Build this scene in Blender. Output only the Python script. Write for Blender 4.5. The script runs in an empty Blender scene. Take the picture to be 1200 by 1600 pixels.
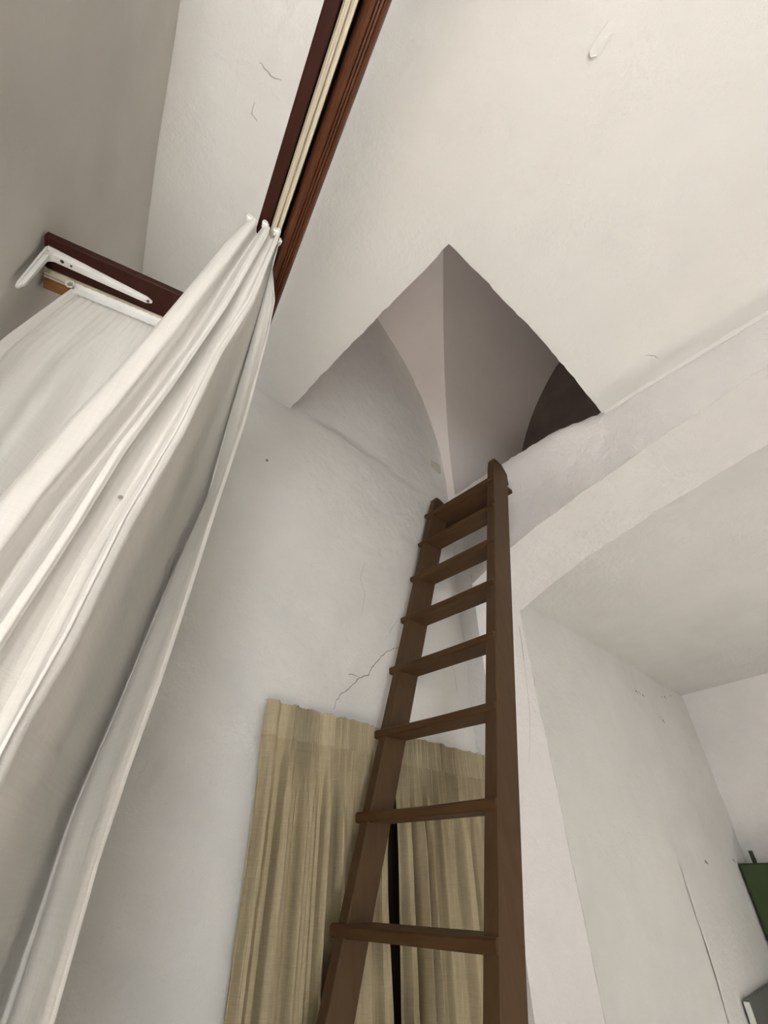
import bpy, bmesh, math, random
from mathutils import Vector, noise, Matrix
random.seed(7)
sc = bpy.context.scene
COL = sc.collection
EYE = 1.5

# ------------------------------------------------------------------ camera
cam_d = bpy.data.cameras.new('camera'); cam = bpy.data.objects.new('camera', cam_d); COL.objects.link(cam)
cam_d.sensor_fit = 'VERTICAL'; cam_d.sensor_height = 36.0; cam_d.lens = 730.48 / 1600 * 36.0
cam_d.clip_start = 0.02
yaw, pit, rol = (math.radians(a) for a in (46.528, 38.300, -0.7238))
Fv = Vector((math.cos(pit)*math.cos(yaw), math.cos(pit)*math.sin(yaw), math.sin(pit)))
r0 = Vector((math.sin(yaw), -math.cos(yaw), 0)); u0 = r0.cross(Fv)
Rv = math.cos(rol)*r0 + math.sin(rol)*u0; Uv = -math.sin(rol)*r0 + math.cos(rol)*u0
cam.matrix_world = Matrix(((Rv.x, Uv.x, -Fv.x, 0), (Rv.y, Uv.y, -Fv.y, 0), (Rv.z, Uv.z, -Fv.z, EYE), (0, 0, 0, 1)))
sc.camera = cam

# ------------------------------------------------------------------ world and daylight
w = bpy.data.worlds.new('world'); sc.world = w; w.use_nodes = True
w.node_tree.nodes['Background'].inputs[0].default_value = (0.75, 0.85, 1.0, 1)
w.node_tree.nodes['Background'].inputs[1].default_value = 0.05

def area(name, loc, rot, sx, sy, power, col, spread=180):
    l = bpy.data.lights.new(name, 'AREA'); l.shape = 'RECTANGLE'; l.size = sx; l.size_y = sy
    l.energy = power; l.color = col; l.spread = math.radians(spread)
    o = bpy.data.objects.new(name, l); COL.objects.link(o); o.location = loc; o.rotation_euler = rot
    return o
# daylight: cool skylight in the window behind the camera and in a small added side room window,
# and the sun, which falls through them onto the pale floor and lights the ceiling from below
area('window_daylight', (-1.20, -2.50, 1.25), (math.radians(95), 0, math.radians(-22)), 0.75, 1.45, 56, (0.93, 0.97, 1.0))
area('side_room_fill_light', (2.95, -2.50, 1.3), (math.radians(92), 0, math.radians(-58)), 0.4, 0.8, 17, (0.95, 0.98, 1.0))  # added light, turned toward the side room's end wall to brighten it
area('loft_fill_light', (-1.70, 0.35, 4.35), (math.radians(90), 0, math.radians(-90)), 0.6, 0.6, 13, (1.0, 0.94, 0.90))  # added loft lamp with no window, brightens the vault web
sun_l = bpy.data.lights.new('sun', 'SUN'); sun_l.energy = 140; sun_l.angle = math.radians(0.6); sun_l.color = (1.0, 0.975, 0.94)
sun = bpy.data.objects.new('sun', sun_l); COL.objects.link(sun)
sun.rotation_euler = Vector((0.42, 1.60, -1.05)).to_track_quat('-Z', 'Y').to_euler()

sc.view_settings.view_transform = 'Standard'
sc.view_settings.look = 'None'
sc.view_settings.gamma = 1.0
sc.view_settings.use_curve_mapping = False
sc.view_settings.exposure = 0.10

# ------------------------------------------------------------------ helpers
def tag(o, label=None, cat=None, group=None, kind=None):
    if label: o['label'] = label
    if cat: o['category'] = cat
    if group: o['group'] = group
    if kind: o['kind'] = kind
    return o
def obj(name, verts, faces, mat, parent=None, smooth=False, bevel=0, uvs=None):
    me = bpy.data.meshes.new(name); me.from_pydata([tuple(v) for v in verts], [], faces); me.update()
    bm = bmesh.new(); bm.from_mesh(me)
    bmesh.ops.recalc_face_normals(bm, faces=bm.faces)
    if smooth:
        for e in bm.edges:
            if len(e.link_faces) == 2 and e.calc_face_angle(0) > 0.75: e.smooth = False
    if bevel: bmesh.ops.bevel(bm, geom=bm.edges[:], offset=bevel, segments=1, affect='EDGES', clamp_overlap=True)
    bm.to_mesh(me); bm.free()
    if smooth: me.polygons.foreach_set('use_smooth', [True]*len(me.polygons))
    me.materials.append(mat)
    o = bpy.data.objects.new(name, me); COL.objects.link(o)
    if parent: o.parent = parent
    return o
def empty(name, loc=(0, 0, 0)):
    o = bpy.data.objects.new(name, None); COL.objects.link(o); o.location = loc; o.empty_display_size = 0.1
    return o
def reparent(o, p):          # parts are written in world coordinates; keep them there
    o.parent = p; o.matrix_parent_inverse = Matrix.Translation(-Vector(p.location))
    return o
class MB:
    def __init__(s): s.v = []; s.f = []
    def add(s, v, f):
        n = len(s.v); s.v += [Vector(p) for p in v]; s.f += [tuple(i+n for i in q) for q in f]; return s
    def hexa(s, p):          # eight corners: bottom ring then top ring
        return s.add(p, [(3, 2, 1, 0), (4, 5, 6, 7), (0, 1, 5, 4), (1, 2, 6, 5), (2, 3, 7, 6), (3, 0, 4, 7)])
    def box(s, x0, x1, y0, y1, z0, z1):
        return s.hexa([(x0, y0, z0), (x1, y0, z0), (x1, y1, z0), (x0, y1, z0), (x0, y0, z1), (x1, y0, z1), (x1, y1, z1), (x0, y1, z1)])
    def loft(s, rings, closed=False, caps=False):
        n = len(s.v); m = len(rings[0])
        for r in rings: s.v += [Vector(p) for p in r]
        for i in range(len(rings)-1):
            for j in range(m if closed else m-1):
                a, b = n+i*m+j, n+i*m+(j+1) % m
                s.f.append((a, b, b+m, a+m))
        if caps:
            s.f.append(tuple(n+j for j in range(m))); s.f.append(tuple(n+(len(rings)-1)*m+j for j in reversed(range(m))))
        return s
    def build(s, name, mat, parent=None, smooth=False, bevel=0):
        o = obj(name, s.v, s.f, mat, None, smooth, bevel)
        if parent: reparent(o, parent)
        return o
def lerp(a, b, t): return a + (b-a)*t
def sstep(a, b, x):
    t = max(0, min(1, (x-a)/(b-a))); return t*t*(3-2*t)
def tab(pts, x):             # piecewise linear, pts sorted by x
    if x <= pts[0][0]: return pts[0][1]
    for (x0, y0), (x1, y1) in zip(pts, pts[1:]):
        if x <= x1: return y0 + (y1-y0)*(x-x0)/(x1-x0)
    return pts[-1][1]
def frange(a, b, step):
    n = max(1, round(abs(b-a)/step)); return [a+(b-a)*i/n for i in range(n+1)]
def fbm(p, s, seed=0.0, octs=3):
    q = Vector((p[0]/s+seed*7.3, p[1]/s-seed*3.1, p[2]/s+seed*1.7)); a = 0.0; k = 1.0
    for _ in range(octs):
        a += k*noise.noise(q); q = q*2.03; k *= 0.5
    return a
AR = math.radians(14.6); CA, SA = math.cos(AR), math.sin(AR)
def uv(u, v, z): return Vector((u*CA+v*SA, -u*SA+v*CA, z+EYE))   # the curtain corner's own axes (along the left wall)

# ------------------------------------------------------------------ materials
def new_mat(name):
    m = bpy.data.materials.new(name); m.use_nodes = True
    nt = m.node_tree; b = nt.nodes['Principled BSDF']
    return m, nt, b
def N(nt, t, **kw):
    n = nt.nodes.new(t)
    for k, v in kw.items():
        if k in n.inputs: n.inputs[k].default_value = v
        else: setattr(n, k, v)
    return n
def plaster(name, c1, c2, bump=0.25, rough=0.9, scale=3.0):
    m, nt, b = new_mat(name); L = nt.links.new
    tc = N(nt, 'ShaderNodeTexCoord')
    n1 = N(nt, 'ShaderNodeTexNoise', Scale=scale, Detail=5.0, Roughness=0.6); L(tc.outputs['Object'], n1.inputs['Vector'])
    r = N(nt, 'ShaderNodeValToRGB'); r.color_ramp.elements[0].position = 0.35; r.color_ramp.elements[1].position = 0.65
    r.color_ramp.elements[0].color = (*c2, 1); r.color_ramp.elements[1].color = (*c1, 1)
    L(n1.outputs['Fac'], r.inputs[0]); L(r.outputs[0], b.inputs['Base Color'])
    n2 = N(nt, 'ShaderNodeTexNoise', Scale=22.0, Detail=6.0, Roughness=0.62); L(tc.outputs['Object'], n2.inputs['Vector'])
    n3 = N(nt, 'ShaderNodeTexNoise', Scale=160.0, Detail=3.0); L(tc.outputs['Object'], n3.inputs['Vector'])
    mx = N(nt, 'ShaderNodeMath', operation='MULTIPLY_ADD'); mx.inputs[1].default_value = 0.12
    L(n3.outputs['Fac'], mx.inputs[0]); L(n2.outputs['Fac'], mx.inputs[2])
    bp = N(nt, 'ShaderNodeBump', Strength=bump, Distance=0.012); L(mx.outputs[0], bp.inputs['Height']); L(bp.outputs[0], b.inputs['Normal'])
    b.inputs['Roughness'].default_value = rough; b.inputs['Specular IOR Level'].default_value = 0.2
    return m
def wood(name, c1, c2, rough=0.4, spec=0.3, axis=(1, 14, 14), coat=0.0, bump=0.15, scale=4.0):
    m, nt, b = new_mat(name); L = nt.links.new
    tc = N(nt, 'ShaderNodeTexCoord'); mp = N(nt, 'ShaderNodeMapping'); mp.inputs['Scale'].default_value = axis
    L(tc.outputs['Object'], mp.inputs['Vector'])
    n1 = N(nt, 'ShaderNodeTexNoise', Scale=scale, Detail=6.0, Roughness=0.65, Distortion=0.6); L(mp.outputs[0], n1.inputs['Vector'])
    r = N(nt, 'ShaderNodeValToRGB'); r.color_ramp.elements[0].position = 0.3; r.color_ramp.elements[1].position = 0.72
    r.color_ramp.elements[0].color = (*c1, 1); r.color_ramp.elements[1].color = (*c2, 1)
    L(n1.outputs['Fac'], r.inputs[0]); L(r.outputs[0], b.inputs['Base Color'])
    bp = N(nt, 'ShaderNodeBump', Strength=bump, Distance=0.004); L(n1.outputs['Fac'], bp.inputs['Height']); L(bp.outputs[0], b.inputs['Normal'])
    b.inputs['Roughness'].default_value = rough; b.inputs['Coat Weight'].default_value = coat; b.inputs['Specular IOR Level'].default_value = spec; b.inputs['Coat Roughness'].default_value = 0.15
    return m
def cloth(name, c1, c2, trans=0.25, weave=900.0, slub=(60, 60, 3), contrast=(0.3, 0.7), bump=0.2):
    m, nt, b = new_mat(name); L = nt.links.new
    tc = N(nt, 'ShaderNodeTexCoord'); mp = N(nt, 'ShaderNodeMapping'); mp.inputs['Scale'].default_value = slub
    L(tc.outputs['Object'], mp.inputs['Vector'])
    n1 = N(nt, 'ShaderNodeTexNoise', Scale=3.0, Detail=4.0, Roughness=0.7); L(mp.outputs[0], n1.inputs['Vector'])
    mp2 = N(nt, 'ShaderNodeMapping'); mp2.inputs['Scale'].default_value = (slub[2], slub[2], slub[0]*1.6)
    L(tc.outputs['Object'], mp2.inputs['Vector'])
    n2 = N(nt, 'ShaderNodeTexNoise', Scale=3.0, Detail=4.0, Roughness=0.7); L(mp2.outputs[0], n2.inputs['Vector'])
    ad = N(nt, 'ShaderNodeMath', operation='ADD'); L(n1.outputs['Fac'], ad.inputs[0]); L(n2.outputs['Fac'], ad.inputs[1])
    hf = N(nt, 'ShaderNodeMath', operation='MULTIPLY'); hf.inputs[1].default_value = 0.5; L(ad.outputs[0], hf.inputs[0])
    r = N(nt, 'ShaderNodeValToRGB'); r.color_ramp.elements[0].position = contrast[0]; r.color_ramp.elements[1].position = contrast[1]
    r.color_ramp.elements[0].color = (*c2, 1); r.color_ramp.elements[1].color = (*c1, 1)
    L(hf.outputs[0], r.inputs[0]); L(r.outputs[0], b.inputs['Base Color'])
    n3 = N(nt, 'ShaderNodeTexNoise', Scale=weave, Detail=2.0); L(tc.outputs['Object'], n3.inputs['Vector'])
    a2 = N(nt, 'ShaderNodeMath', operation='ADD'); L(n3.outputs['Fac'], a2.inputs[0]); L(ad.outputs[0], a2.inputs[1])
    bp = N(nt, 'ShaderNodeBump', Strength=bump, Distance=0.002); L(a2.outputs[0], bp.inputs['Height']); L(bp.outputs[0], b.inputs['Normal'])
    b.inputs['Roughness'].default_value = 0.85; b.inputs['Specular IOR Level'].default_value = 0.15
    if trans > 0:
        t = N(nt, 'ShaderNodeBsdfTranslucent'); L(r.outputs[0], t.inputs['Color'])
        ms = N(nt, 'ShaderNodeMixShader'); ms.inputs[0].default_value = trans
        L(b.outputs[0], ms.inputs[1]); L(t.outputs[0], ms.inputs[2]); L(ms.outputs[0], nt.nodes['Material Output'].inputs['Surface'])
    return m
def plain(name, c, rough=0.5, metal=0.0, var=0.06):
    m, nt, b = new_mat(name); L = nt.links.new
    tc = N(nt, 'ShaderNodeTexCoord'); n1 = N(nt, 'ShaderNodeTexNoise', Scale=18.0, Detail=4.0); L(tc.outputs['Object'], n1.inputs['Vector'])
    r = N(nt, 'ShaderNodeValToRGB'); r.color_ramp.elements[0].position = 0.3; r.color_ramp.elements[1].position = 0.7
    r.color_ramp.elements[0].color = (*[max(0, k*(1-var*2)) for k in c], 1); r.color_ramp.elements[1].color = (*c, 1)
    L(n1.outputs['Fac'], r.inputs[0]); L(r.outputs[0], b.inputs['Base Color'])
    b.inputs['Roughness'].default_value = rough; b.inputs['Metallic'].default_value = metal
    return m
M = dict(
    wall=plaster('limewashed_plaster', (0.70, 0.685, 0.66), (0.655, 0.64, 0.615), 0.5),
    ceil=plaster('ceiling_plaster', (0.86, 0.845, 0.82), (0.83, 0.815, 0.79), 0.4),
    beam=plaster('rough_arch_plaster', (0.83, 0.805, 0.79), (0.79, 0.765, 0.75), 1.0),
    left=plaster('shaded_left_plaster', (0.60, 0.575, 0.535), (0.56, 0.535, 0.495), 0.12),  # off-white plaster toned down; some of the wall's shade is in the colour
    loft=plaster('loft_plaster', (0.88, 0.82, 0.785), (0.85, 0.79, 0.755), 0.2),
    floor=wood('pale_floor_boards', (0.56, 0.52, 0.47), (0.66, 0.62, 0.57), 0.5),
    ladder=wood('brown_painted_wood', (0.064, 0.035, 0.016), (0.082, 0.046, 0.022), 0.6, spec=0.2, axis=(10, 10, 1.5), bump=0.1),
    tread=wood('worn_brown_paint', (0.054, 0.026, 0.009), (0.084, 0.044, 0.017), 0.6, spec=0.2, axis=(10, 1.5, 10), bump=0.12),
    mahog=wood('dark_mahogany', (0.030, 0.008, 0.005), (0.042, 0.012, 0.008), 0.55, spec=0.15, axis=(14, 2, 14)),
    copper=wood('red_brown_varnished_wood', (0.070, 0.021, 0.009), (0.105, 0.034, 0.013), 0.3, spec=0.35, axis=(16, 2.5, 16), coat=0.12),
    orange=wood('raw_orange_wood', (0.20, 0.085, 0.03), (0.30, 0.14, 0.055), 0.5, axis=(2, 14, 14)),
    cream=plain('aged_cream_plastic', (0.62, 0.55, 0.43), 0.4),
    white=plain('white_enamel', (0.80, 0.80, 0.77), 0.3),
    tape=plain('white_header_tape', (0.82, 0.81, 0.79), 0.8),
    sheet=cloth('white_cotton', (0.74, 0.715, 0.675), (0.66, 0.635, 0.595), 0.05, slub=(70, 70, 1.5)),
    linen=cloth('beige_linen', (0.47, 0.395, 0.26), (0.36, 0.295, 0.185), 0.06, weave=700.0, slub=(130, 130, 6), contrast=(0.36, 0.64), bump=0.35),
    linen2=cloth('beige_linen_header', (0.52, 0.445, 0.305), (0.41, 0.345, 0.225), 0.06, weave=700.0, slub=(130, 130, 6), contrast=(0.36, 0.64), bump=0.35),
    loft_brown=plaster('dark_brown_loft_plaster', (0.17, 0.135, 0.115), (0.12, 0.095, 0.08), 0.2),  # even dark brown for the loft's end wall
    crack=plain('crack_dark_grey', (0.26, 0.24, 0.215), 0.95),  # flat darker grey for cracks, chips and the cloth stain
    fine=plain('hairline_grey', (0.50, 0.48, 0.45), 0.95),  # flat lighter grey for the finer cracks and small chips
    dark=plain('dark_backing_wood', (0.03, 0.02, 0.014), 0.6),  # for the added backing behind the beige curtains
    green=plain('dark_green_paint', (0.034, 0.056, 0.013), 0.5),
    greend=plain('dark_green_edge', (0.03, 0.042, 0.016), 0.5),
    grey=plain('slate_grey_paint', (0.125, 0.13, 0.115), 0.6),
    iron=plain('dark_iron', (0.07, 0.065, 0.055), 0.5, 0.6),
    plate=plain('yellowed_plastic', (0.60, 0.56, 0.49), 0.5),
)

# ------------------------------------------------------------------ the setting
YA, XB, ZC, XE = 1.525, 2.03, 3.5, 5.654      # far wall, arch wall, ceiling, side room end wall
HX, HY = 0.752, 0.394                           # hatch corner nearest the camera

def far_y(x, z):                               # far wall's uneven surface
    d = 0.006*fbm((x, 0, z), 0.45, 1) + 0.003*fbm((x, 0, z), 0.12, 2)
    d += 0.010*sstep(0.30, 0.55, fbm((x, 0, z), 0.22, 5))*sstep(2.2, 2.7, z)*sstep(3.6, 3.3, z)*sstep(1.0, 1.4, x)   # loose patches near the ladder
    crease = 3.52 + 0.03*math.sin((x-0.9)*6) + 0.012*fbm((x, 0, 0), 0.15, 9)
    d += 0.012*(1-sstep(crease-0.012, crease+0.012, z))*sstep(0.7, 0.95, x)       # old plaster stops at the hatch
    return YA - d
# far wall with an opening for an added dark backing behind the beige curtains
DX0, DX1, DZ = 0.98, 1.93, 1.80
xs = frange(-0.75, DX0, 0.03) + frange(DX0, DX1, 0.03)[1:] + frange(DX1, 2.10, 0.03)[1:]
zs = frange(0, DZ, 0.06) + frange(DZ, 5.7, 0.028)[1:]
mb = MB(); idx = {}
for i, x in enumerate(xs):
    for j, z in enumerate(zs):
        idx[i, j] = len(mb.v); mb.v.append(Vector((x, far_y(x, z), z)))
for i in range(len(xs)-1):
    for j in range(len(zs)-1):
        if xs[i] >= DX0-1e-6 and xs[i+1] <= DX1+1e-6 and zs[j+1] <= DZ+1e-6: continue
        mb.f.append((idx[i, j], idx[i+1, j], idx[i+1, j+1], idx[i, j+1]))
mb.box(-0.75, 2.10, YA+0.17, YA+0.19, 0, 5.7)
mb.box(DX0-0.02, DX0, YA, YA+0.17, 0, DZ); mb.box(DX1, DX1+0.02, YA, YA+0.17, 0, DZ); mb.box(DX0, DX1, YA, YA+0.17, DZ, DZ+0.02)
wall_far = tag(mb.build('wall_far', M['wall'], smooth=True), kind='structure')
d1 = empty('gap_backing', (1.455, YA+0.1, 0)); tag(d1, kind='structure')  # invented dark panel that keeps the gap between the curtains dark
for k in range(6):
    x0 = DX0 + (DX1-DX0)*k/6
    MB().box(x0+0.003, x0+(DX1-DX0)/6-0.003, YA+0.09, YA+0.12, 0.0, DZ-0.002).build('plank', M['dark'], d1, bevel=0.003)

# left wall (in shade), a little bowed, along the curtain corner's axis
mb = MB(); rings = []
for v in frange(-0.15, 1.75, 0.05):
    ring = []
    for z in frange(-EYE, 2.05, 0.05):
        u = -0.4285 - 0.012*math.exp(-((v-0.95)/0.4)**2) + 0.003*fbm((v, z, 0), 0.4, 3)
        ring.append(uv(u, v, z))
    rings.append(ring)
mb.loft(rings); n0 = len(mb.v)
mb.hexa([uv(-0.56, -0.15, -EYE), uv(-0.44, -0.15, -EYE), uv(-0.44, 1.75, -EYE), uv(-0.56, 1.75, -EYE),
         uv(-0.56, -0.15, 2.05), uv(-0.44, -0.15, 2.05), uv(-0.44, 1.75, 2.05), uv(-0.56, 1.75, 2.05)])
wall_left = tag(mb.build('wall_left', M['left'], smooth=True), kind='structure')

# main ceiling: L-shaped slab around the hatch
def ceil_z(x, y):
    d = 0.005*fbm((x, y, 0), 0.5, 4) + 0.0025*fbm((x, y, 0), 0.13, 6)
    return ZC + d
xs = frange(-2.55, HX, 0.035) + frange(HX, XB+0.03, 0.035)[1:]
ys = frange(-2.65, HY, 0.035) + frange(HY, YA+0.03, 0.035)[1:]
mb = MB(); idx = {}
for i, x in enumerate(xs):
    for j, y in enumerate(ys):
        px, py = x, y
        if abs(x-HX) < 1e-6 and y >= HY-1e-6: px += 0.007*fbm((0, y, 0), 0.12, 11) + 0.004*fbm((0, y, 0), 0.04, 12)
        if abs(y-HY) < 1e-6 and x >= HX-1e-6:
            t = (x-HX)/(XB-HX); py += -0.022*math.sin(math.pi*min(1, t*1.02))*(0.4+0.6*t) + 0.005*fbm((x, 0, 0), 0.1, 13) + 0.003*fbm((x, 0, 0), 0.035, 14)
        idx[i, j] = len(mb.v); mb.v.append(Vector((px, py, ceil_z(x, y))))
ih, jh = min(range(len(xs)), key=lambda i: abs(xs[i]-HX)), min(range(len(ys)), key=lambda j: abs(ys[j]-HY))
for i in range(len(xs)-1):
    for j in range(len(ys)-1):
        if i >= ih and j >= jh: continue
        mb.f.append((idx[i, j], idx[i+1, j], idx[i+1, j+1], idx[i, j+1]))
lip = [mb.v[idx[ih, j]] for j in range(len(ys)-1, jh, -1)] + [mb.v[idx[i, jh]] for i in range(ih, len(xs))]
mb.loft([lip, [p + Vector((-0.012, -0.012, 0.02)) for p in lip], [Vector((p.x-0.01, p.y-0.01, ZC+0.16)) for p in lip]])
mb.box(-2.55, HX-0.015, -2.65, YA+0.03, ZC+0.158, ZC+0.165); mb.box(HX-0.015, XB+0.03, -2.65, HY-0.04, ZC+0.158, ZC+0.165)
ceiling = tag(mb.build('ceiling', M['ceil'], smooth=False), kind='structure')
for p in ceiling.data.polygons: p.use_smooth = abs(p.normal.z) > 0.9

# arch wall to the side room with its pier
ARCH = [(-2.40, 1.35), (-2.02, 1.475), (-1.6, 1.56), (-1.14, 1.655), (-0.83, 1.715), (-0.5, 1.735), (-0.27, 1.724), (-0.16, 1.712), (-0.04, 1.688),
        (0.14, 1.667), (0.41, 1.618), (0.65, 1.575), (0.89, 1.528), (1.125, 1.462), (1.40, 1.362)]
def arch_z(y): return EYE + tab(ARCH, y) + 0.004*fbm((0, y, 0), 0.12, 21)
def rough(p, k=1.0):
    return Vector((p[0] + k*(0.006*fbm(p, 0.3, 22)+0.006*fbm(p, 0.08, 23)), p[1], p[2] + k*0.003*fbm(p, 0.1, 24)))
def bulge(y): return 0.058*sstep(0.40, 0.66, y)
def profile(y, za):
    b = bulge(y); ring = []
    zt = 3.545 if y > HY else 3.56
    jag = 0.016*fbm((0, y, 0), 0.07, 31) + 0.006*fbm((0, y, 0), 0.02, 33)
    ring += [(2.95, y, zt), (2.53, y, zt), (2.2, y, zt+jag), (2.09-b, y, zt+jag), (2.05-b, y, 3.53+jag), (XB-b+0.006, y, 3.505+jag)]
    n = 14
    for i in range(1, n+1):
        t = i/n; z = lerp(3.49, za, t); ring.append((XB - b*(1-sstep(0, 0.55, t)), y, z))
    for i in range(1, 11): ring.append((lerp(XB, 2.53, i/10), y, za + 0.004*math.sin(i*1.7)))
    for i in range(1, 5): ring.append((2.53, y, lerp(za, 3.4, i/4)))
    return [rough(p, 1.0 if i > 2 else 0.3) for i, p in enumerate(ring)]
mb = MB(); mb.loft([profile(y, arch_z(y)) for y in frange(-2.40, 1.40, 0.025)])
def pier(y0, y1, inner):
    rr = [[rough((XB, y, z), 0.7) for z in frange(0, 3.5, 0.1)] for y in frange(y0, y1, 0.03)]; mb.loft(rr)
    rr = [[rough((2.52, y, z), 0.7) for z in frange(0, 3.4, 0.1)] for y in frange(y0, y1, 0.03)]; mb.loft(rr)
    rr = [[Vector((rough((x, inner, z), 0.7).x, inner + 0.006*fbm((x, 1, z), 0.2, 26) + 0.005*(sstep(2.05, 2.03, x)+sstep(2.50, 2.52, x)), z)) for z in frange(0, arch_z(inner)+0.02, 0.08)] for x in frange(XB, 2.52, 0.035)]; mb.loft(rr)
pier(1.40, 1.55, 1.40); pier(-2.65, -2.40, -2.40)
mb.box(2.04, 2.95, 1.40, 1.46, 3.50, 3.548)
wall_right = tag(mb.build('wall_right', M['beam'], smooth=True), kind='structure')

rings = []
for y in frange(-2.3, HY-0.01, 0.02):
    k = 0.010 + 0.004*fbm((0, y, 0), 0.05, 51); zc = ceil_z(XB-0.01, y)
    rings.append([(XB-k*1.3, y, zc+0.004), (XB-k*0.75, y, zc-k*0.5), (XB-0.002, y, zc-k*1.5), (XB+0.008, y, zc-k*1.5)])
bead = MB().loft(rings).build('plaster_bead', M['ceil'], smooth=True); bead.parent = wall_right
# side room beyond the arch
def annex_cz(x, y): return EYE + 1.560 - 0.0306*(x-2.9) + 0.035*(YA-y) + 0.003*fbm((x, y, 0), 0.5, 41) + sstep(4.3, 2.6, x)*0.17*sstep(1.15, -0.1, y)
mb = MB(); mb.loft([[(x, YA - 0.006*fbm((x, 0, z), 0.5, 42) - 0.003*fbm((x, 0, z), 0.15, 43), z) for z in frange(0, 3.2, 0.06)] for x in frange(2.44, XE+0.06, 0.05)])
mb.box(2.44, XE+0.06, YA+0.03, YA+0.08, 0, 3.2)
wall_annex_far = tag(mb.build('wall_side_room_far', M['wall'], smooth=True), kind='structure')
mb = MB(); mb.loft([[(XE + 0.004*fbm((1, y, z), 0.5, 44), y, z) for z in frange(0, 3.3, 0.08)] for y in frange(-2.65, YA+0.04, 0.08)])
mb.box(XE+0.03, XE+0.08, -2.65, YA+0.04, 0, 3.3)
tag(mb.build('wall_side_room_end', M['beam'], smooth=True), kind='structure')
mb = MB(); mb.loft([[(x, y, annex_cz(x, y)) for y in frange(-2.65, YA+0.02, 0.1)] for x in frange(2.5, XE+0.03, 0.1)])
mb.loft([[(x, y, annex_cz(x, y)+0.1) for y in (-2.65, YA+0.02)] for x in (2.5, XE+0.03)])
tag(mb.build('ceiling_side_room', M['wall'], smooth=True), kind='structure')

# floor and the wall behind the camera with its two window openings
mb = MB(); mb.box(-2.6, XE+0.1, -2.7, YA+0.2, -0.05, 0)
tag(mb.build('floor', M['floor']), kind='structure')
W1, W2, WZ = (-1.60, -0.80), (2.75, 3.15), (0.50, 2.05)
mb = MB()
for a, b in ((-2.55, W1[0]), (W1[1], W2[0]), (W2[1], XE+0.08)): mb.box(a, b, -2.68, -2.56, 0, 3.7)
for a, b in (W1, W2): mb.box(a, b, -2.68, -2.56, 0, WZ[0]); mb.box(a, b, -2.68, -2.56, WZ[1], 3.7)
tag(mb.build('wall_near', M['wall']), kind='structure')
for k, (a, b) in enumerate((W1, W2)):
    wn = empty('window_%d' % (k+1), ((a+b)/2, -2.6, WZ[0])); tag(wn, kind='structure')
    mb = MB(); mb.box(a, a+0.05, -2.63, -2.58, *WZ); mb.box(b-0.05, b, -2.63, -2.58, *WZ)
    mb.box(a, b, -2.63, -2.58, WZ[0], WZ[0]+0.05); mb.box(a, b, -2.63, -2.58, WZ[1]-0.05, WZ[1]); mb.box((a+b)/2-0.02, (a+b)/2+0.02, -2.63, -2.58, *WZ)
    mb.build('window_frame', M['white'], wn)

mb = MB(); mb.box(-2.60, -2.50, -2.68, 0.30, 0, 3.7); mb.box(-2.60, -0.50, 0.20, 0.30, 0, 3.7)
tag(mb.build('wall_entry', M['wall']), kind='structure')

# loft above the hatch: groin vault springing from the pier
VX, VY, VZ, VR = 2.065, 1.46, EYE+2.25, 1.93
CX, CY = VX-VR, VY-VR
th = [math.radians(a) for a in frange(0, 90, 2.5)]
mb = MB()
def web(fn): mb.loft([[fn(t, s) for s in (0, 0.25, 0.5, 0.75, 1.0)] for t in th])
def dxr(t): return VR*(1-math.cos(t))
lower = [3.5, VZ]
# webs toward the far wall, with the vertical corner below the springing
web(lambda t, s: Vector((VX-dxr(t), lerp(YA+0.01, VY-dxr(t), s), VZ+VR*math.sin(t))))
mb.loft([[(VX, lerp(YA+0.01, VY, s), z) for s in (0, 0.5, 1)] for z in (3.5, 3.62, VZ)])
# web over the arch, running on to the loft's end wall
web(lambda t, s: Vector((lerp(VX-dxr(t), 2.97, s), VY-dxr(t), VZ+VR*math.sin(t))))
mb.loft([[(lerp(VX, 2.97, s), VY, z) for s in (0, 0.5, 1)] for z in (3.5, 3.62, VZ)])
# the mirrored webs that close the bay
web(lambda t, s: Vector((2*CX-VX+dxr(t), lerp(YA+0.01, VY-dxr(t), s), VZ+VR*math.sin(t))))
web(lambda t, s: Vector((VX-dxr(t), lerp(2*CY-VY, 2*CY-VY+dxr(t), s), VZ+VR*math.sin(t))))
web(lambda t, s: Vector((2*CX-VX+dxr(t), lerp(2*CY-VY, 2*CY-VY+dxr(t), s), VZ+VR*math.sin(t))))
web(lambda t, s: Vector((lerp(VX-dxr(t), 2.97, s), 2*CY-VY+dxr(t), VZ+VR*math.sin(t))))
web(lambda t, s: Vector((lerp(2*CX-VX, 2*CX-VX+dxr(t), s), 2*CY-VY+dxr(t), VZ+VR*math.sin(t))))
web(lambda t, s: Vector((lerp(2*CX-VX, 2*CX-VX+dxr(t), s), VY-dxr(t), VZ+VR*math.sin(t))))
vault = tag(mb.build('ceiling_loft', M['loft'], smooth=True), kind='structure')
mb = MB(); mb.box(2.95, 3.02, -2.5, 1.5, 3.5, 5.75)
tag(mb.build('wall_loft_end', M['loft_brown']), kind='structure')
mb = MB(); mb.box(-1.85, -1.79, -2.5, 1.6, 3.66, 5.75); mb.box(-1.85, 3.0, -2.46, -2.40, 3.66, 5.75); mb.box(-1.85, -0.7, 1.53, 1.60, 3.5, 5.75); mb.box(-1.85, -1.2, -2.5, 1.6, 3.60, 3.66)
tag(mb.build('wall_loft_near', M['loft']), kind='structure')
mb = MB(); mb.box(-2.7, 3.1, -2.75, 1.8, 5.76, 5.85)
tag(mb.build('ceiling_roof', M['loft']), kind='structure')

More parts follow.
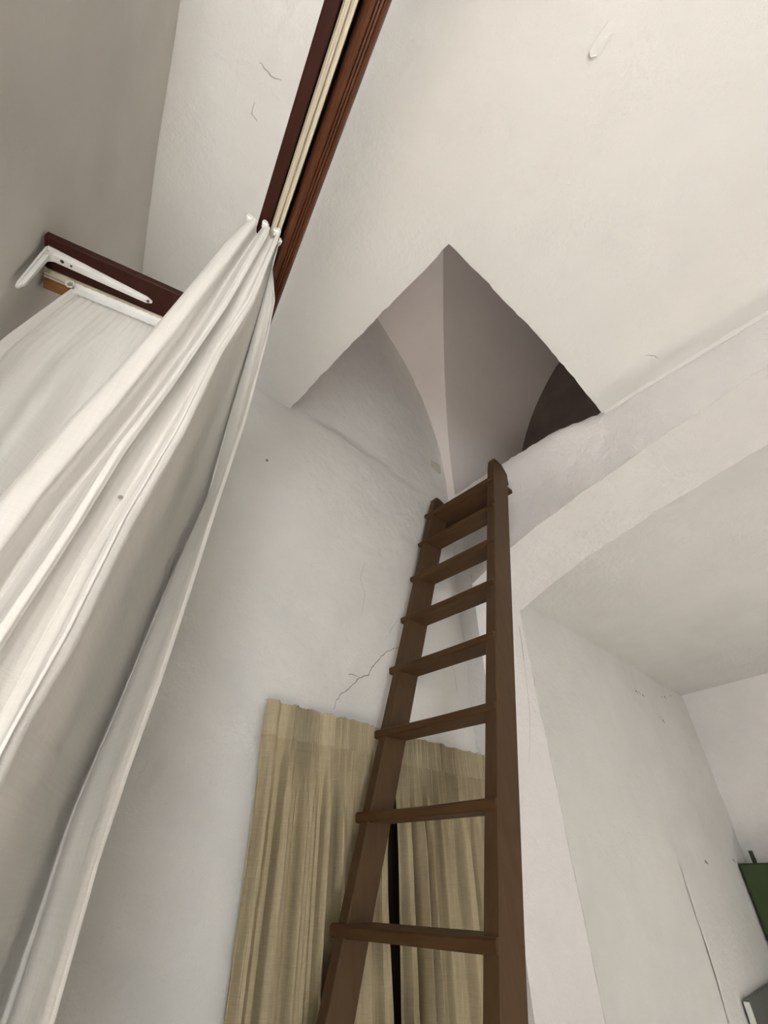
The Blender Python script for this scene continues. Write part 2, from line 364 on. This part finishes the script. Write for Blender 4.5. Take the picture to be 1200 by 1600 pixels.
# ------------------------------------------------------------------ ladder
S = 0.285
R0, RD = Vector((3.817, 2.86, -0.338))*S, Vector((0.339, 0.081, 0.937))*S
L0, LD = Vector((3.749, 4.756, -0.313))*S, Vector((0.345, 0.063, 0.936))*S
def RP(k): return R0 + RD*k + Vector((0, 0, EYE))
def LP(k): return L0 + LD*k + Vector((0, 0, EYE))
kb = -(R0.z+EYE)/RD.z
ladder = empty('ladder', (RP(kb).x, (RP(kb).y+LP(kb).y)/2, 0))
tag(ladder, 'tall brown painted wooden ladder leaning up into the ceiling hatch', 'ladder')
def depth(k): return 0.095 + 0.0058*max(-2, k)
def rail(P, side, top):
    ks = [kb, 0, 2, 4, 6, top-0.35, top-0.08]; rings = []
    for k in ks:
        p = P(k); zz = p.z
        x0 = p.x + 0.010; x1 = x0 + depth(k)
        if k == ks[-2]: x1 -= 0.0
        if k == ks[-1]: x1 -= 0.055; x0 += 0.004
        y0, y1 = (p.y, p.y+0.046) if side > 0 else (p.y-0.052, p.y-0.010)
        rings.append([Vector((x0, y0, zz)), Vector((x1, y0, zz+0.0)), Vector((x1, y1, zz)), Vector((x0, y1, zz))])
    k = top; p = P(k); y0, y1 = (p.y+0.004, p.y+0.042) if side > 0 else (p.y-0.048, p.y-0.014)
    rings.append([Vector((p.x+0.022, y0, p.z)), Vector((p.x+0.052, y0, p.z)), Vector((p.x+0.052, y1, p.z)), Vector((p.x+0.022, y1, p.z))])
    mb = MB().loft(rings, closed=True, caps=True)
    return mb.build('rail', M['ladder'], ladder, bevel=0.003)
rail(RP, 1, 7.80); rail(LP, -1, 7.62)
for k in range(-5, 8):
    a, b = RP(k), LP(k)
    if a.z < 0.1: continue
    j = random.uniform(-0.003, 0.003); t = 0.030 if k < 6 else 0.024; dp = 0.098 + 0.002*k if k < 7 else 0.188
    y0, y1 = a.y+0.003, b.y+0.006
    mb = MB(); n = 8; rings = []
    for i in range(n+1):
        s = i/n; y = lerp(y0, y1, s); x = lerp(a.x, b.x, s); z = lerp(a.z, b.z, s)
        wear = 0.003*math.sin(math.pi*s) + 0.0012*noise.noise((k*3.1, s*6, 0))
        rings.append([Vector((x+0.002, y, z-wear)), Vector((x-0.004+j*0.3, y, z-0.006-wear*0.6)), Vector((x-0.004+j*0.3, y, z-t+0.005)), Vector((x+0.003, y, z-t)),
                      Vector((x+dp, y, z-t)), Vector((x+dp, y, z))])
    mb.loft(rings, closed=True, caps=True)
    mb.build('tread', M['tread'], ladder)
# iron hook plate fixing the ladder's back to the hatch rim
p = RP(7.35); MB().box(p.x+depth(7)+0.004, p.x+depth(7)+0.018, p.y+0.004, p.y+0.034, p.z-0.05, p.z+0.0).build('cleat', M['iron'], ladder, bevel=0.003)

# ------------------------------------------------------------------ curtain rails over the left corner
def extr(prof, along, lo, hi, axis, n=2):      # profile in (across, z), extruded along u or v
    rings = []
    for i in range(n):
        s = lerp(lo, hi, i/(n-1))
        rings.append([uv(c, s, z) if axis == 'v' else uv(s, c, z) for c, z in prof])
    return MB().loft(rings, closed=True, caps=True)
V0, V1 = -1.5, 0.838
rl = empty('curtain_rail', tuple(uv(0.01, 0.4, 1.17))); tag(rl, 'long dark wooden curtain rail running overhead with moulded red-brown fascia', 'curtain rail')
extr([(-0.036, 1.086), (-0.012, 1.086), (-0.012, 1.158), (-0.036, 1.158)], 0, V0, V1-0.045, 'v').build('inner_board', M['mahog'], rl, bevel=0.002)
extr([(-0.036, 1.158), (0.059, 1.158), (0.059, 1.176), (-0.036, 1.176)], 0, V0, V1, 'v').build('top_board', M['mahog'], rl)
extr([(-0.0095, 1.094), (-0.006, 1.088), (-0.0035, 1.088), (-0.0035, 1.092), (-0.001, 1.092), (-0.001, 1.089), (0.001, 1.089), (0.001, 1.100), (0.0045, 1.100), (0.0045, 1.090), (0.007, 1.088), (0.011, 1.088), (0.0125, 1.096), (0.0125, 1.120), (-0.0095, 1.120)],
     0, V0, V1-0.04, 'v').build('track', M['cream'], rl)
extr([(0.0185, 1.158), (0.0185, 1.108), (0.0205, 1.097), (0.0245, 1.089), (0.030, 1.086), (0.036, 1.0865), (0.0375, 1.090), (0.039, 1.0865), (0.0415, 1.0865), (0.0425, 1.0905),
      (0.044, 1.0870), (0.047, 1.0870), (0.048, 1.0915), (0.0495, 1.089), (0.054, 1.090), (0.0575, 1.095), (0.0590, 1.104), (0.0590, 1.158)],
     0, V0, V1, 'v').build('fascia', M['copper'], rl)
rs = empty('curtain_rail', tuple(uv(-0.2, 0.77, 1.12))); tag(rs, 'short brown wooden curtain rail fixed to the left wall by a white bracket', 'curtain rail')
U0, U1 = -0.432, -0.0375
extr([(0.708, 1.092), (0.784, 1.092), (0.784, 1.112), (0.708, 1.112)], 0, U0, U1, 'u').build('back_board', M['mahog'], rs, bevel=0.002)
extr([(0.7855, 1.092), (0.7885, 1.082), (0.7935, 1.082), (0.7935, 1.090), (0.7965, 1.090), (0.7965, 1.082), (0.8015, 1.082), (0.8045, 1.092), (0.8045, 1.104), (0.7855, 1.104)], 0, U0+0.003, U1, 'u').build('track', M['cream'], rs)
extr([(0.808, 1.112), (0.808, 1.088), (0.812, 1.081), (0.830, 1.081), (0.835, 1.086), (0.835, 1.150), (0.824, 1.150)], 0, U0, U1, 'u').build('fascia', M['orange'], rs)
extr([(0.7845, 1.1045), (0.807, 1.1045), (0.807, 1.112), (0.7845, 1.112)], 0, U0, U1, 'u').build('filler_strip', M['mahog'], rs)

# white pressed-steel shelf bracket under the short rail
br = empty('shelf_bracket', tuple(uv(-0.4285, 0.742, 1.09))); tag(br, 'white metal shelf bracket holding the short rail on the left wall', 'bracket')
def arm(p0, p1, nrm, w0, w1, name, th=0.004, rib=0.007):
    p0, p1, nrm = Vector(p0), Vector(p1), Vector(nrm).normalized(); d = (p1-p0); L = d.length; d.normalize(); sd = d.cross(nrm).normalized()
    rings = []; n = 18
    for i in range(n+1):
        s = i/n; w_ = lerp(w0, w1, s)
        if s > 0.93: w_ *= math.sqrt(max(0.05, 1-((s-0.93)/0.07)**2*0.9))
        h = rib*sstep(0, 0.06, s)*sstep(1.0, 0.86, s)
        c = p0 + d*(L*s)
        prof = [(-w_, 0), (-w_, th), (-w_*0.62, th), (-w_*0.42, th+h), (w_*0.42, th+h), (w_*0.62, th), (w_, th), (w_, 0)]
        rings.append([c + sd*a + nrm*b for a, b in prof])
    return MB().loft(rings, closed=True, caps=True).build(name, M['white'], br, smooth=False)
dn = Vector((0, 0, -1)); out = Vector((CA, -SA, 0))
arm(uv(-0.424, 0.742, 1.091), uv(-0.208, 0.755, 1.091), dn, 0.0155, 0.0075, 'long_arm')
arm(uv(-0.4265, 0.742, 1.089), uv(-0.4265, 0.750, 0.945), out, 0.0135, 0.0065, 'wall_arm')
rings = []
for i in range(7):
    a = i/6*math.pi/2; rad = 0.030
    c = uv(-0.4255+0.002+rad-rad*math.cos(a), 0.742, 1.089-0.002-rad+rad*math.sin(a))
    rings.append([c + Vector((SA, CA, 0))*s + (out*math.cos(a)*-1*0 + Vector((0, 0, 0))) for s in (-0.0125, 0.0125)])
MB().loft(rings).build('corner_web', M['white'], br, smooth=True)
def disc(c, nrm, r, h, mat, name, parent, n=12):
    nrm = Vector(nrm).normalized(); a = nrm.orthogonal().normalized(); b = nrm.cross(a); c = Vector(c)
    ring = lambda rr, hh: [c + (a*math.cos(2*math.pi*i/n)+b*math.sin(2*math.pi*i/n))*rr + nrm*hh for i in range(n)]
    return MB().loft([ring(r, 0), ring(r, h*0.6), ring(r*0.7, h)], closed=True, caps=True).build(name, mat, parent)
disc(uv(-0.393, 0.744, 1.085), dn, 0.0048, 0.006, M['iron'], 'screw', br)
disc(uv(-0.375, 0.745, 1.081), dn, 0.0024, 0.003, M['iron'], 'screw', br)
disc(uv(-0.2165, 0.7545, 1.087), dn, 0.0036, 0.0035, M['iron'], 'screw', br)
disc(uv(-0.4225, 0.749, 0.958), out, 0.0032, 0.003, M['white'], 'screw', br)

# ------------------------------------------------------------------ white curtain gathered on the long rail
# plan positions (bearing from the rail's axis in degrees, distance from the gather's pivot) at falling heights
K = dict(
    back=([(1.05, -4.5), (0.93, -5.5), (0.65, -9), (0.4, -13), (0.29, -15), (0, -18), (-1.45, -20)], 0.475, 0.58),
    sil=([(1.05, -6.8), (0.93, -9.1), (0.83, -10.6), (0.65, -13.1), (0.5, -15.4), (0.4, -17.1), (0.295, -18.5), (0, -21), (-1.45, -23)], 0.462, 0.50),
    m1=([(1.05, -5.0), (0.9, -6.8), (0.65, -10.0), (0.45, -12.8), (0.3, -15.2), (0.16, -16.5), (-1.45, -19.5)], 0.45, 0.475),
    v1=([(1.05, -3.6), (0.9, -5.2), (0.65, -7.4), (0.45, -10.4), (0.3, -13), (0.16, -14.3), (-1.45, -17.5)], 0.475, 0.505),
    br=([(1.03, -2.5), (0.71, -5.6), (0.49, -8.6), (0.36, -10.9), (0.245, -11.8), (0.16, -12.8), (0, -14), (-1.45, -16)], 0.452, 0.447),
    br2=([(1.03, -1.2), (0.71, -4.0), (0.49, -7.0), (0.36, -9.1), (0.245, -10.2), (0.16, -11.2), (0, -12.4), (-1.45, -14.4)], 0.455, 0.445),
    v2=([(1.03, -0.2), (0.71, -2.2), (0.49, -4.9), (0.36, -6.6), (0.245, -8.2), (0.1, -9.2), (-1.45, -11.8)], 0.47, 0.474),
    f0=([(1.04, 0.9), (0.75, -0.6), (0.58, -3.2), (0.41, -4.6), (0.27, -6.6), (0.155, -7.4), (0.06, -8.4), (-1.45, -10.2)], 0.45, 0.425),
    fold=([(1.05, 1.6), (0.75, 0.3), (0.58, -2.3), (0.41, -3.4), (0.27, -5.4), (0.155, -6.1), (0.09, -7.3), (-0.2, -8), (-1.45, -9)], 0.455, 0.432),
    fi=([(1.05, 1.5), (0.75, 0.6), (0.58, -1.6), (0.41, -2.4), (0.27, -4.3), (0.155, -5.0), (0.06, -6.0), (-1.45, -7.6)], 0.465, 0.50),
    pk=([(1.05, 1.7), (0.79, 2.2), (0.52, 2.4), (0.37, 0.9), (0.18, -0.3), (0.064, -1.2), (-1.45, -1.4)], 0.475, 0.71),
    dh=([(1.03, 1.8), (0.80, 2.4), (0.52, 3.0), (0.37, 1.6), (0.18, 0.4), (0.064, -0.5), (-0.07, -0.2), (-1.45, -0.2)], 0.475, 0.67),
    hs=([(1.06, 1.8), (0.95, 2.0), (0.84, 4.0), (0.74, 4.3), (0.535, 4.3), (0.39, 3.4), (0.26, 2.9), (0.155, 2.3), (0.078, 1.7), (-1.45, 1.5)], 0.47, 0.56),
    hem=([(1.07, 1.7), (0.95, 1.9), (0.84, 4.6), (0.74, 5.0), (0.535, 4.9), (0.39, 4.1), (0.26, 3.6), (0.155, 3.1), (0.078, 2.5), (0.012, 2.2), (-0.07, 2.4), (-1.45, 2.4)], 0.467, 0.505))
order = ['back', 'sil', 'm1', 'v1', 'br', 'br2', 'v2', 'f0', 'fold', 'fi', 'pk', 'dh', 'hs', 'hem']
def kpt(name, z):
    t, rt, rl_ = K[name]; be = math.radians(tab(sorted(t), z)); rho = lerp(rt, rl_, sstep(1.05, 0.35, z))
    return Vector((rho*math.sin(be), rho*math.cos(be)))
def crom(P, s):
    n = len(P)-1; x = min(s*n, n-1e-6); i = int(x); t = x-i
    p0, p1, p2, p3 = P[max(0, i-1)], P[i], P[i+1], P[min(n, i+2)]
    return 0.5*((2*p1)+(p2-p0)*t+(2*p0-5*p1+4*p2-p3)*t*t+(3*p1-p0-3*p2+p3)*t*t*t)
def white_curtain():
    rows = []; NS = 260
    for z in frange(1.062, -1.44, 0.014):
        P = [kpt(n_, z) for n_ in order]; row = []
        for i in range(NS+1):
            s = i/NS; p = crom(P, s); q = crom(P, min(1, s+0.002)); d = (q-p) if s < 1 else (p-crom(P, s-0.002))
            nrm = Vector((-d.y, d.x)); nrm = nrm.normalized() if nrm.length else Vector((0, -1))
            g = sstep(1.03, 0.6, z)
            rip = (0.0025*math.sin(s*70+2.2*math.sin(z*1.3+s*9)) + 0.0035*noise.noise((s*16, z*0.5, 3.3)) + 0.0015*noise.noise((s*60, z*1.2, 8)))*(0.35+0.65*g)
            if s > 0.66: rip *= 0.8
            dz = 0.012*math.sin(s*26)*sstep(0.95, 1.06, z) + 0.006*noise.noise((s*30, 0, 0))*sstep(0.98, 1.06, z)
            row.append(uv(p.x+nrm.x*rip, p.y+nrm.y*rip, z+dz))
        rows.append(row)
    return rows
rows = white_curtain()
wc = empty('curtain', tuple(uv(-0.02, 0.5, -1.44))); tag(wc, 'white cotton curtain gathered in folds on the long overhead rail', 'curtain')
MB().loft(rows).build('cloth', M['sheet'], wc, smooth=True)
for (s_, z_) in ((0.10, 1.064), (0.30, 1.064), (0.52, 1.066), (0.72, 1.064), (0.98, 1.04)):
    p = rows[0][int(s_*260)]
    z_ = p.z - EYE - 0.008
    u_, v_ = p.x*CA-p.y*SA, p.x*SA+p.y*CA
    ring = []
    for i in range(9):
        a = i/8*math.pi*1.6; c = Vector((0, 0, 0))
        cc = uv(u_ + 0.006*math.cos(a), v_+0.002*math.sin(a*2), z_+0.004+0.009*math.sin(a))
        ring.append([cc + Vector((0.0016*math.cos(b), 0.0016*math.sin(b), 0.0016*math.sin(b*2))) for b in (0, 1.57, 3.14, 4.71)])
    MB().loft(ring, closed=True, caps=True).build('hook', M['white'], wc)
    MB().hexa([uv(u_-0.007, v_-0.008, z_-0.016), uv(u_+0.007, v_-0.008, z_-0.014), uv(u_+0.006, v_+0.006, z_-0.012), uv(u_-0.006, v_+0.006, z_-0.014),
               uv(u_-0.004, v_-0.006, z_+0.006), uv(u_+0.005, v_-0.004, z_+0.008), uv(u_+0.004, v_+0.004, z_+0.006), uv(u_-0.004, v_+0.004, z_+0.008)]).build('tape_tuft', M['tape'], wc, bevel=0.003)
# small dark stain on the cloth
zi = min(range(len(rows)), key=lambda i: abs(rows[i][0].z-EYE-0.326)); c = rows[zi][int(0.445*260)]
disc(c + Vector((-0.001, -0.003, 0)), (-0.25, -0.95, 0.1), 0.0026, 0.001, M['crack'], 'stain', wc)

# ------------------------------------------------------------------ white curtain on the short rail
sc2 = empty('curtain', tuple(uv(-0.2, 0.8, -1.44))); tag(sc2, 'flat white curtain hanging from the short wall rail', 'curtain')
def c2p(s, z):
    ul = tab([(-1.45, -0.418), (0.5, -0.418), (0.84, -0.408), (1.0, -0.380), (1.075, -0.368)], z)
    g = sstep(1.06, 0.7, z)
    v = 0.797 + g*(0.016*math.sin(s*13+0.6) + 0.008*math.sin(s*31+z) + 0.006*noise.noise((s*7, z*0.7, 5))) + 0.0012*math.sin(s*150)*(1-g)
    return uv(lerp(ul, -0.03, s), v-0.004*g, z)
rows = [[c2p(i/160, z - 0.001*math.sin(i/160*60)*sstep(1.0, 1.06, z)) for i in range(161)] for z in frange(1.070, -1.44, 0.02)]
MB().loft(rows).build('cloth', M['sheet'], sc2, smooth=True)
def tape_pt(s, v, z):
    ul = -0.366; return uv(lerp(ul, -0.04, s), v + 0.0007*math.sin(s*130), z)
rows = [[tape_pt(i/120, v, z) for i in range(121)] for v, z in ((0.7835, 1.0812), (0.7915, 1.0795), (0.7925, 1.070), (0.7925, 1.056))]
MB().loft(rows).build('header_tape', M['tape'], sc2, smooth=True)
rows = [[c2p(s, z) + Vector((-SA, -CA, 0))*0.003 for s in (-0.004, 0.01, 0.02, 0.034, 0.045)] for z in frange(1.07, -1.43, 0.03)]
MB().loft(rows).build('side_hem', M['sheet'], sc2, smooth=True)
ring = []
for i in range(15):
    a = i/14*math.pi*2*0.9; cc = uv(-0.372+0.007*math.cos(a), 0.781, 1.066+0.012*math.sin(a))
    ring.append([cc + Vector((0.0022*math.cos(b), 0.0022*math.sin(b), 0.0018*math.sin(2*b))) for b in (0, 1.57, 3.14, 4.71)])
MB().loft(ring, closed=True, caps=True).build('hook', M['white'], sc2)

# ------------------------------------------------------------------ beige curtains on the far wall
def beige(label, x0, x1, ph, ytop, edge_in=0.0, flare=0.0):
    e = empty('curtain', ((x0+x1)/2, 1.47, 0.05)); tag(e, label, 'curtain')
    W = x1-x0; NX = int(W/0.0014); ZT = EYE + ytop
    fx = [x0 + W*(i/NX) for i in range(NX+1)]
    rnd = random.Random(ph); marks = [x0]; amps = [0.35]
    while marks[-1] < x1: marks.append(marks[-1] + rnd.uniform(0.052, 0.125)); amps.append(rnd.uniform(0.6, 1.3))
    marks[-1] = x1 + 0.012; amps[-1] = 0.3; amps[-2] = min(amps[-2], 0.8)
    def phase(x):
        for i, (a_, b_) in enumerate(zip(marks, marks[1:])):
            if x <= b_: t = (x-a_)/(b_-a_); return 2*math.pi*(i+t), lerp(amps[i], amps[i+1], sstep(0, 1, t))
        return 2*math.pi*len(marks), 0.3
    def pos(x, z):
        t = ZT-z; g = sstep(0.08, 0.40, t); hd = 1-sstep(0.085, 0.125, t); c = (x-x0)/W
        f, am = phase(x); f += 0.5*noise.noise((x*5, z*0.9, ph))*g
        am *= 0.85 + 0.3*noise.noise((x*8, z*1.3, ph+4))
        y = 1.470 + (0.009+0.024*g)*am*math.cos(f) + 0.010*g*am*math.cos(2*f+1.1+ph) + 0.004*g*math.cos(5*f+x*40)
        xo = x + 0.0115*g*am*math.sin(2*f)*0.8 + 0.004*g*math.sin(f+1)
        pl = math.sin(x*2*math.pi/0.0138 + 2.4*noise.noise((x*25, ph, 0)) + z*14*noise.noise((x*9, 3, ph)))
        y -= hd*(0.0125*pl*(0.75+0.5*noise.noise((x*30, 1, ph))) + 0.006*noise.noise((x*22, z*5, ph+2))) + (1-hd)*(1-g)*0.0105*pl
        y -= 0.003*noise.noise((x*14, z*2.2, ph+7)) + 0.0010*noise.noise((x*40, z*20, ph+9))
        xo += edge_in*sstep(0.1, 0.45, t)*(1-0.5*sstep(0.5, 0.9, t))*sstep(0.75, 1.0, c)
        return Vector((xo, max(1.407, min(1.508, y)), z))
    def yy(x, z): return pos(x, z).y
    def top(x): return 0.006*noise.noise((x*12, ph, 1)) + 0.004*math.sin(x*2*math.pi/0.0125)*0.4 - 0.022*(x-x0)/max(W, .1)*0.5
    ts = frange(0, 0.11, 0.01); tl = frange(0.11, 1.93, 0.02)
    MB().loft([[pos(x, ZT-t) + Vector((0, 0, top(x)*(1-t/0.11*0.5))) for x in fx] for t in ts]).build('header', M['linen2'], e, smooth=True)
    fx2 = fx[::2]
    MB().loft([[pos(x, ZT-t) + Vector((0, 0, top(x)*0.5 if t < 0.111 else 0)) for x in fx2] for t in tl]).build('drop', M['linen'], e, smooth=True)
    # heading tape turned back behind the top edge, seen as a soffit
    MB().loft([[Vector((x, yy(x, ZT)+dy, ZT + top(x))) for x in fx[::4]] for dy in (0, 0.02)]).build('top_fold', M['linen'], e)
    return e
beige('beige pleated linen curtain left of the dark gap behind the ladder', 0.838, 1.428, 3, 0.492, edge_in=-0.034)
beige('beige pleated linen curtain right of the dark gap, behind the ladder', 1.444, 2.018, 8, 0.474)

# ------------------------------------------------------------------ side room furniture
cb = empty('cupboard', (5.49, 1.1, 0)); tag(cb, 'dark green painted cupboard in the corner of the side room', 'cupboard')
MB().box(5.345, 5.64, 0.55, 1.508, 0, 1.585).build('body', M['greend'], cb, bevel=0.004)
for y0, y1 in ((1.035, 1.494), (0.565, 1.028)):
    d = MB().box(5.330, 5.3445, y0, y1, 0.08, 1.578).build('door', M['green'], cb, bevel=0.003)
    kx = MB().box(5.312, 5.330, y0+0.03 if y0 > 1 else y1-0.05, y0+0.05 if y0 > 1 else y1-0.03, 0.75, 0.80).build('handle', M['iron'], d)
MB().box(5.42, 5.44, 1.395, 1.425, 1.584, 1.668).build('top_peg', M['iron'], cb, bevel=0.004)
gp = empty('grey_board', (4.8, YA-0.03, 0)); tag(gp, 'grey board with a white left edge standing against the side room wall', 'board')
MB().hexa([(4.43, YA-0.045, 0), (5.24, YA-0.045, 0), (5.24, YA-0.016, 0), (4.43, YA-0.016, 0), (4.43, YA-0.045, 0.905), (5.24, YA-0.045, 0.94), (5.24, YA-0.016, 0.94), (4.43, YA-0.016, 0.905)]).build('board', M['grey'], gp)
MB().hexa([(4.410, YA-0.048, 0), (4.4295, YA-0.048, 0), (4.4295, YA-0.016, 0), (4.410, YA-0.016, 0), (4.410, YA-0.048, 0.898), (4.4295, YA-0.048, 0.90), (4.4295, YA-0.016, 0.90), (4.410, YA-0.016, 0.898)]).build('edge_strip', M['white'], gp, bevel=0.003)
# blank plate on the wall beside the vault corner
y_ = YA-0.006
pl = MB().hexa([(1.893, y_-0.01, 3.805), (2.004, y_-0.01, 3.80), (2.004, y_+0.014, 3.80), (1.893, y_+0.014, 3.805), (1.893, y_-0.01, 3.872), (2.004, y_-0.01, 3.888), (2.004, y_+0.014, 3.888), (1.893, y_+0.014, 3.872)])
o = pl.build('wall_plate', M['plate'], bevel=0.003); tag(o, 'small yellowed blank plate on the wall inside the hatch', 'wall plate')

# ------------------------------------------------------------------ cracks, chips and flakes
def ribbon(pts, w0, nrm, parent, mat='crack', name='crack', sub=4, jit=0.006, lift=0.0012):
    nrm = Vector(nrm); P = []
    for a, b in zip(pts, pts[1:]):
        for i in range(sub): P.append(Vector(a).lerp(Vector(b), i/sub))
    P.append(Vector(pts[-1]))
    t0 = (P[-1]-P[0]).normalized(); sd = nrm.cross(t0).normalized()
    P = [p + sd*jit*noise.noise((p.x*60, p.y*60, p.z*60)) if 0 < i < len(P)-1 else p for i, p in enumerate(P)]
    A, B = [], []
    for i, p in enumerate(P):
        d = (P[min(i+1, len(P)-1)]-P[max(i-1, 0)]).normalized(); s = nrm.cross(d).normalized()
        w_ = w0*(0.35+0.65*math.sin(math.pi*(i+0.5)/len(P)))*(0.7+0.6*random.random())*0.5
        A.append(p + s*w_ + nrm*lift); B.append(p - s*w_ + nrm*lift)
    o = MB().loft([A, B]).build(name, M[mat]); o.parent = parent
    return o
def on_far(pts): return [(x, far_y(x, z), z) for x, z in pts]
NF = (0, -1, 0)
ribbon(on_far([(1.149, 2.022), (1.162, 2.06), (1.186, 2.09), (1.234, 2.125), (1.277, 2.174), (1.327, 2.196), (1.349, 2.232), (1.394, 2.286), (1.434, 2.326), (1.484, 2.355), (1.527, 2.373)]), 0.0042, NF, wall_far)
ribbon(on_far([(1.277, 2.174), (1.24, 2.178), (1.215, 2.172)]), 0.003, NF, wall_far)
ribbon(on_far([(1.427, 2.38), (1.461, 2.434), (1.497, 2.484), (1.524, 2.527)]), 0.003, NF, wall_far, 'fine')
ribbon(on_far([(1.291, 2.751), (1.273, 2.652), (1.304, 2.576), (1.286, 2.471)]), 0.0035, NF, wall_far, 'fine')
ribbon(on_far([(1.915, 2.47), (1.912, 2.383), (1.925, 2.302), (1.927, 2.223)]), 0.004, NF, wall_far, 'fine')
ribbon(on_far([(0.954, 3.515), (1.046, 3.525), (1.167, 3.515), (1.318, 3.512), (1.451, 3.526)]), 0.004, NF, wall_far, 'fine')
for x, z, r in ((0.687, 3.068, 0.007), (1.854, 3.457, 0.006)):
    o = disc((x, far_y(x, z)-0.001, z), NF, r, 0.003, M['crack'], 'chip', None, 7); o.parent = wall_far; o.scale = (1, 1, 1)
YP = 1.40
ribbon([(x, YP, z) for x, z in [(2.449, 2.722), (2.448, 2.635), (2.426, 2.473), (2.413, 2.36), (2.388, 2.218), (2.334, 2.052), (2.289, 1.958)]], 0.004, NF, wall_right, 'fine', lift=0.006)
ribbon([(x, YP, z) for x, z in [(2.449, 2.722), (2.448, 2.635), (2.432, 2.50)]], 0.004, NF, wall_right, 'crack', lift=0.007)
for x, z, r in ((4.393, 2.762, 0.02), (4.46, 2.765, 0.014), (4.52, 2.755, 0.018), (4.99, 2.832, 0.015), (5.076, 2.843, 0.018), (4.763, 2.611, 0.012), (4.799, 2.59, 0.02), (4.941, 2.904, 0.012), (5.259, 2.90, 0.015), (4.636, 1.594, 0.026), (5.281, 1.606, 0.02)):
    o = ribbon([(x-r, YA-0.01, z+r*0.6*random.uniform(-1, 1)), (x, YA-0.01, z), (x+r, YA-0.01, z-r*0.8)], r*0.7, NF, wall_annex_far, 'crack' if r > 0.013 else 'fine', 'chip', 3, 0.01)
# raised plaster ridge running down the side room wall
ridge = [(4.149, 1.524), (4.146, 1.437), (4.145, 1.279), (4.159, 1.206), (4.157, 1.018), (4.123, 0.837), (4.12, 0.3)]
rings = []
for i, z in enumerate(frange(1.55, 0.2, 0.03)):
    x = tab([(b, a) for a, b in reversed(ridge)], z) + 0.004*noise.noise((0, z*14, 2)); h = (0.004+0.004*noise.noise((4, z*9, 0)))*sstep(0, 9, i); w_ = 0.009*(0.6+0.4*sstep(1.5, 0.9, z))
    rings.append([(x-w_*1.6, YA-0.006, z), (x-w_*0.3, YA-0.008-h, z), (x+w_*0.3, YA-0.008-h, z), (x+w_, YA-0.004, z)])
o = MB().loft(rings).build('plaster_ridge', M['wall'], smooth=True); o.parent = wall_annex_far
ND = (0, 0, -1)
def on_ceil(pts): return [(x, y, ceil_z(x, y)) for x, y in pts]
ribbon(on_ceil([(-0.082, 0.452), (-0.059, 0.451), (-0.036, 0.454), (-0.008, 0.44)]), 0.004, ND, ceiling, 'fine')
ribbon(on_ceil([(-0.042, 0.544), (-0.035, 0.577), (-0.01, 0.582)]), 0.003, ND, ceiling, 'fine')
ribbon(on_ceil([(1.846, 0.081), (1.880, 0.05), (1.911, 0.04)]), 0.004, ND, ceiling, 'fine')
# curling paint flake
fl = [(0.627, -0.332), (0.665, -0.338), (0.672, -0.273), (0.657, -0.255), (0.642, -0.261)]
cz = [0.001, 0.002, 0.006, 0.016, 0.010]
vs = [Vector((x, y, ceil_z(x, y)-h-0.001)) for (x, y), h in zip(fl, cz)]; vs2 = [v + Vector((0, 0, 0.0015)) for v in vs]
o = obj('plaster_flake', vs+vs2, [(0, 1, 2, 3, 4), (9, 8, 7, 6, 5)]+[(i, (i+1) % 5, 5+(i+1) % 5, 5+i) for i in range(5)], M['ceil']); o.parent = ceiling
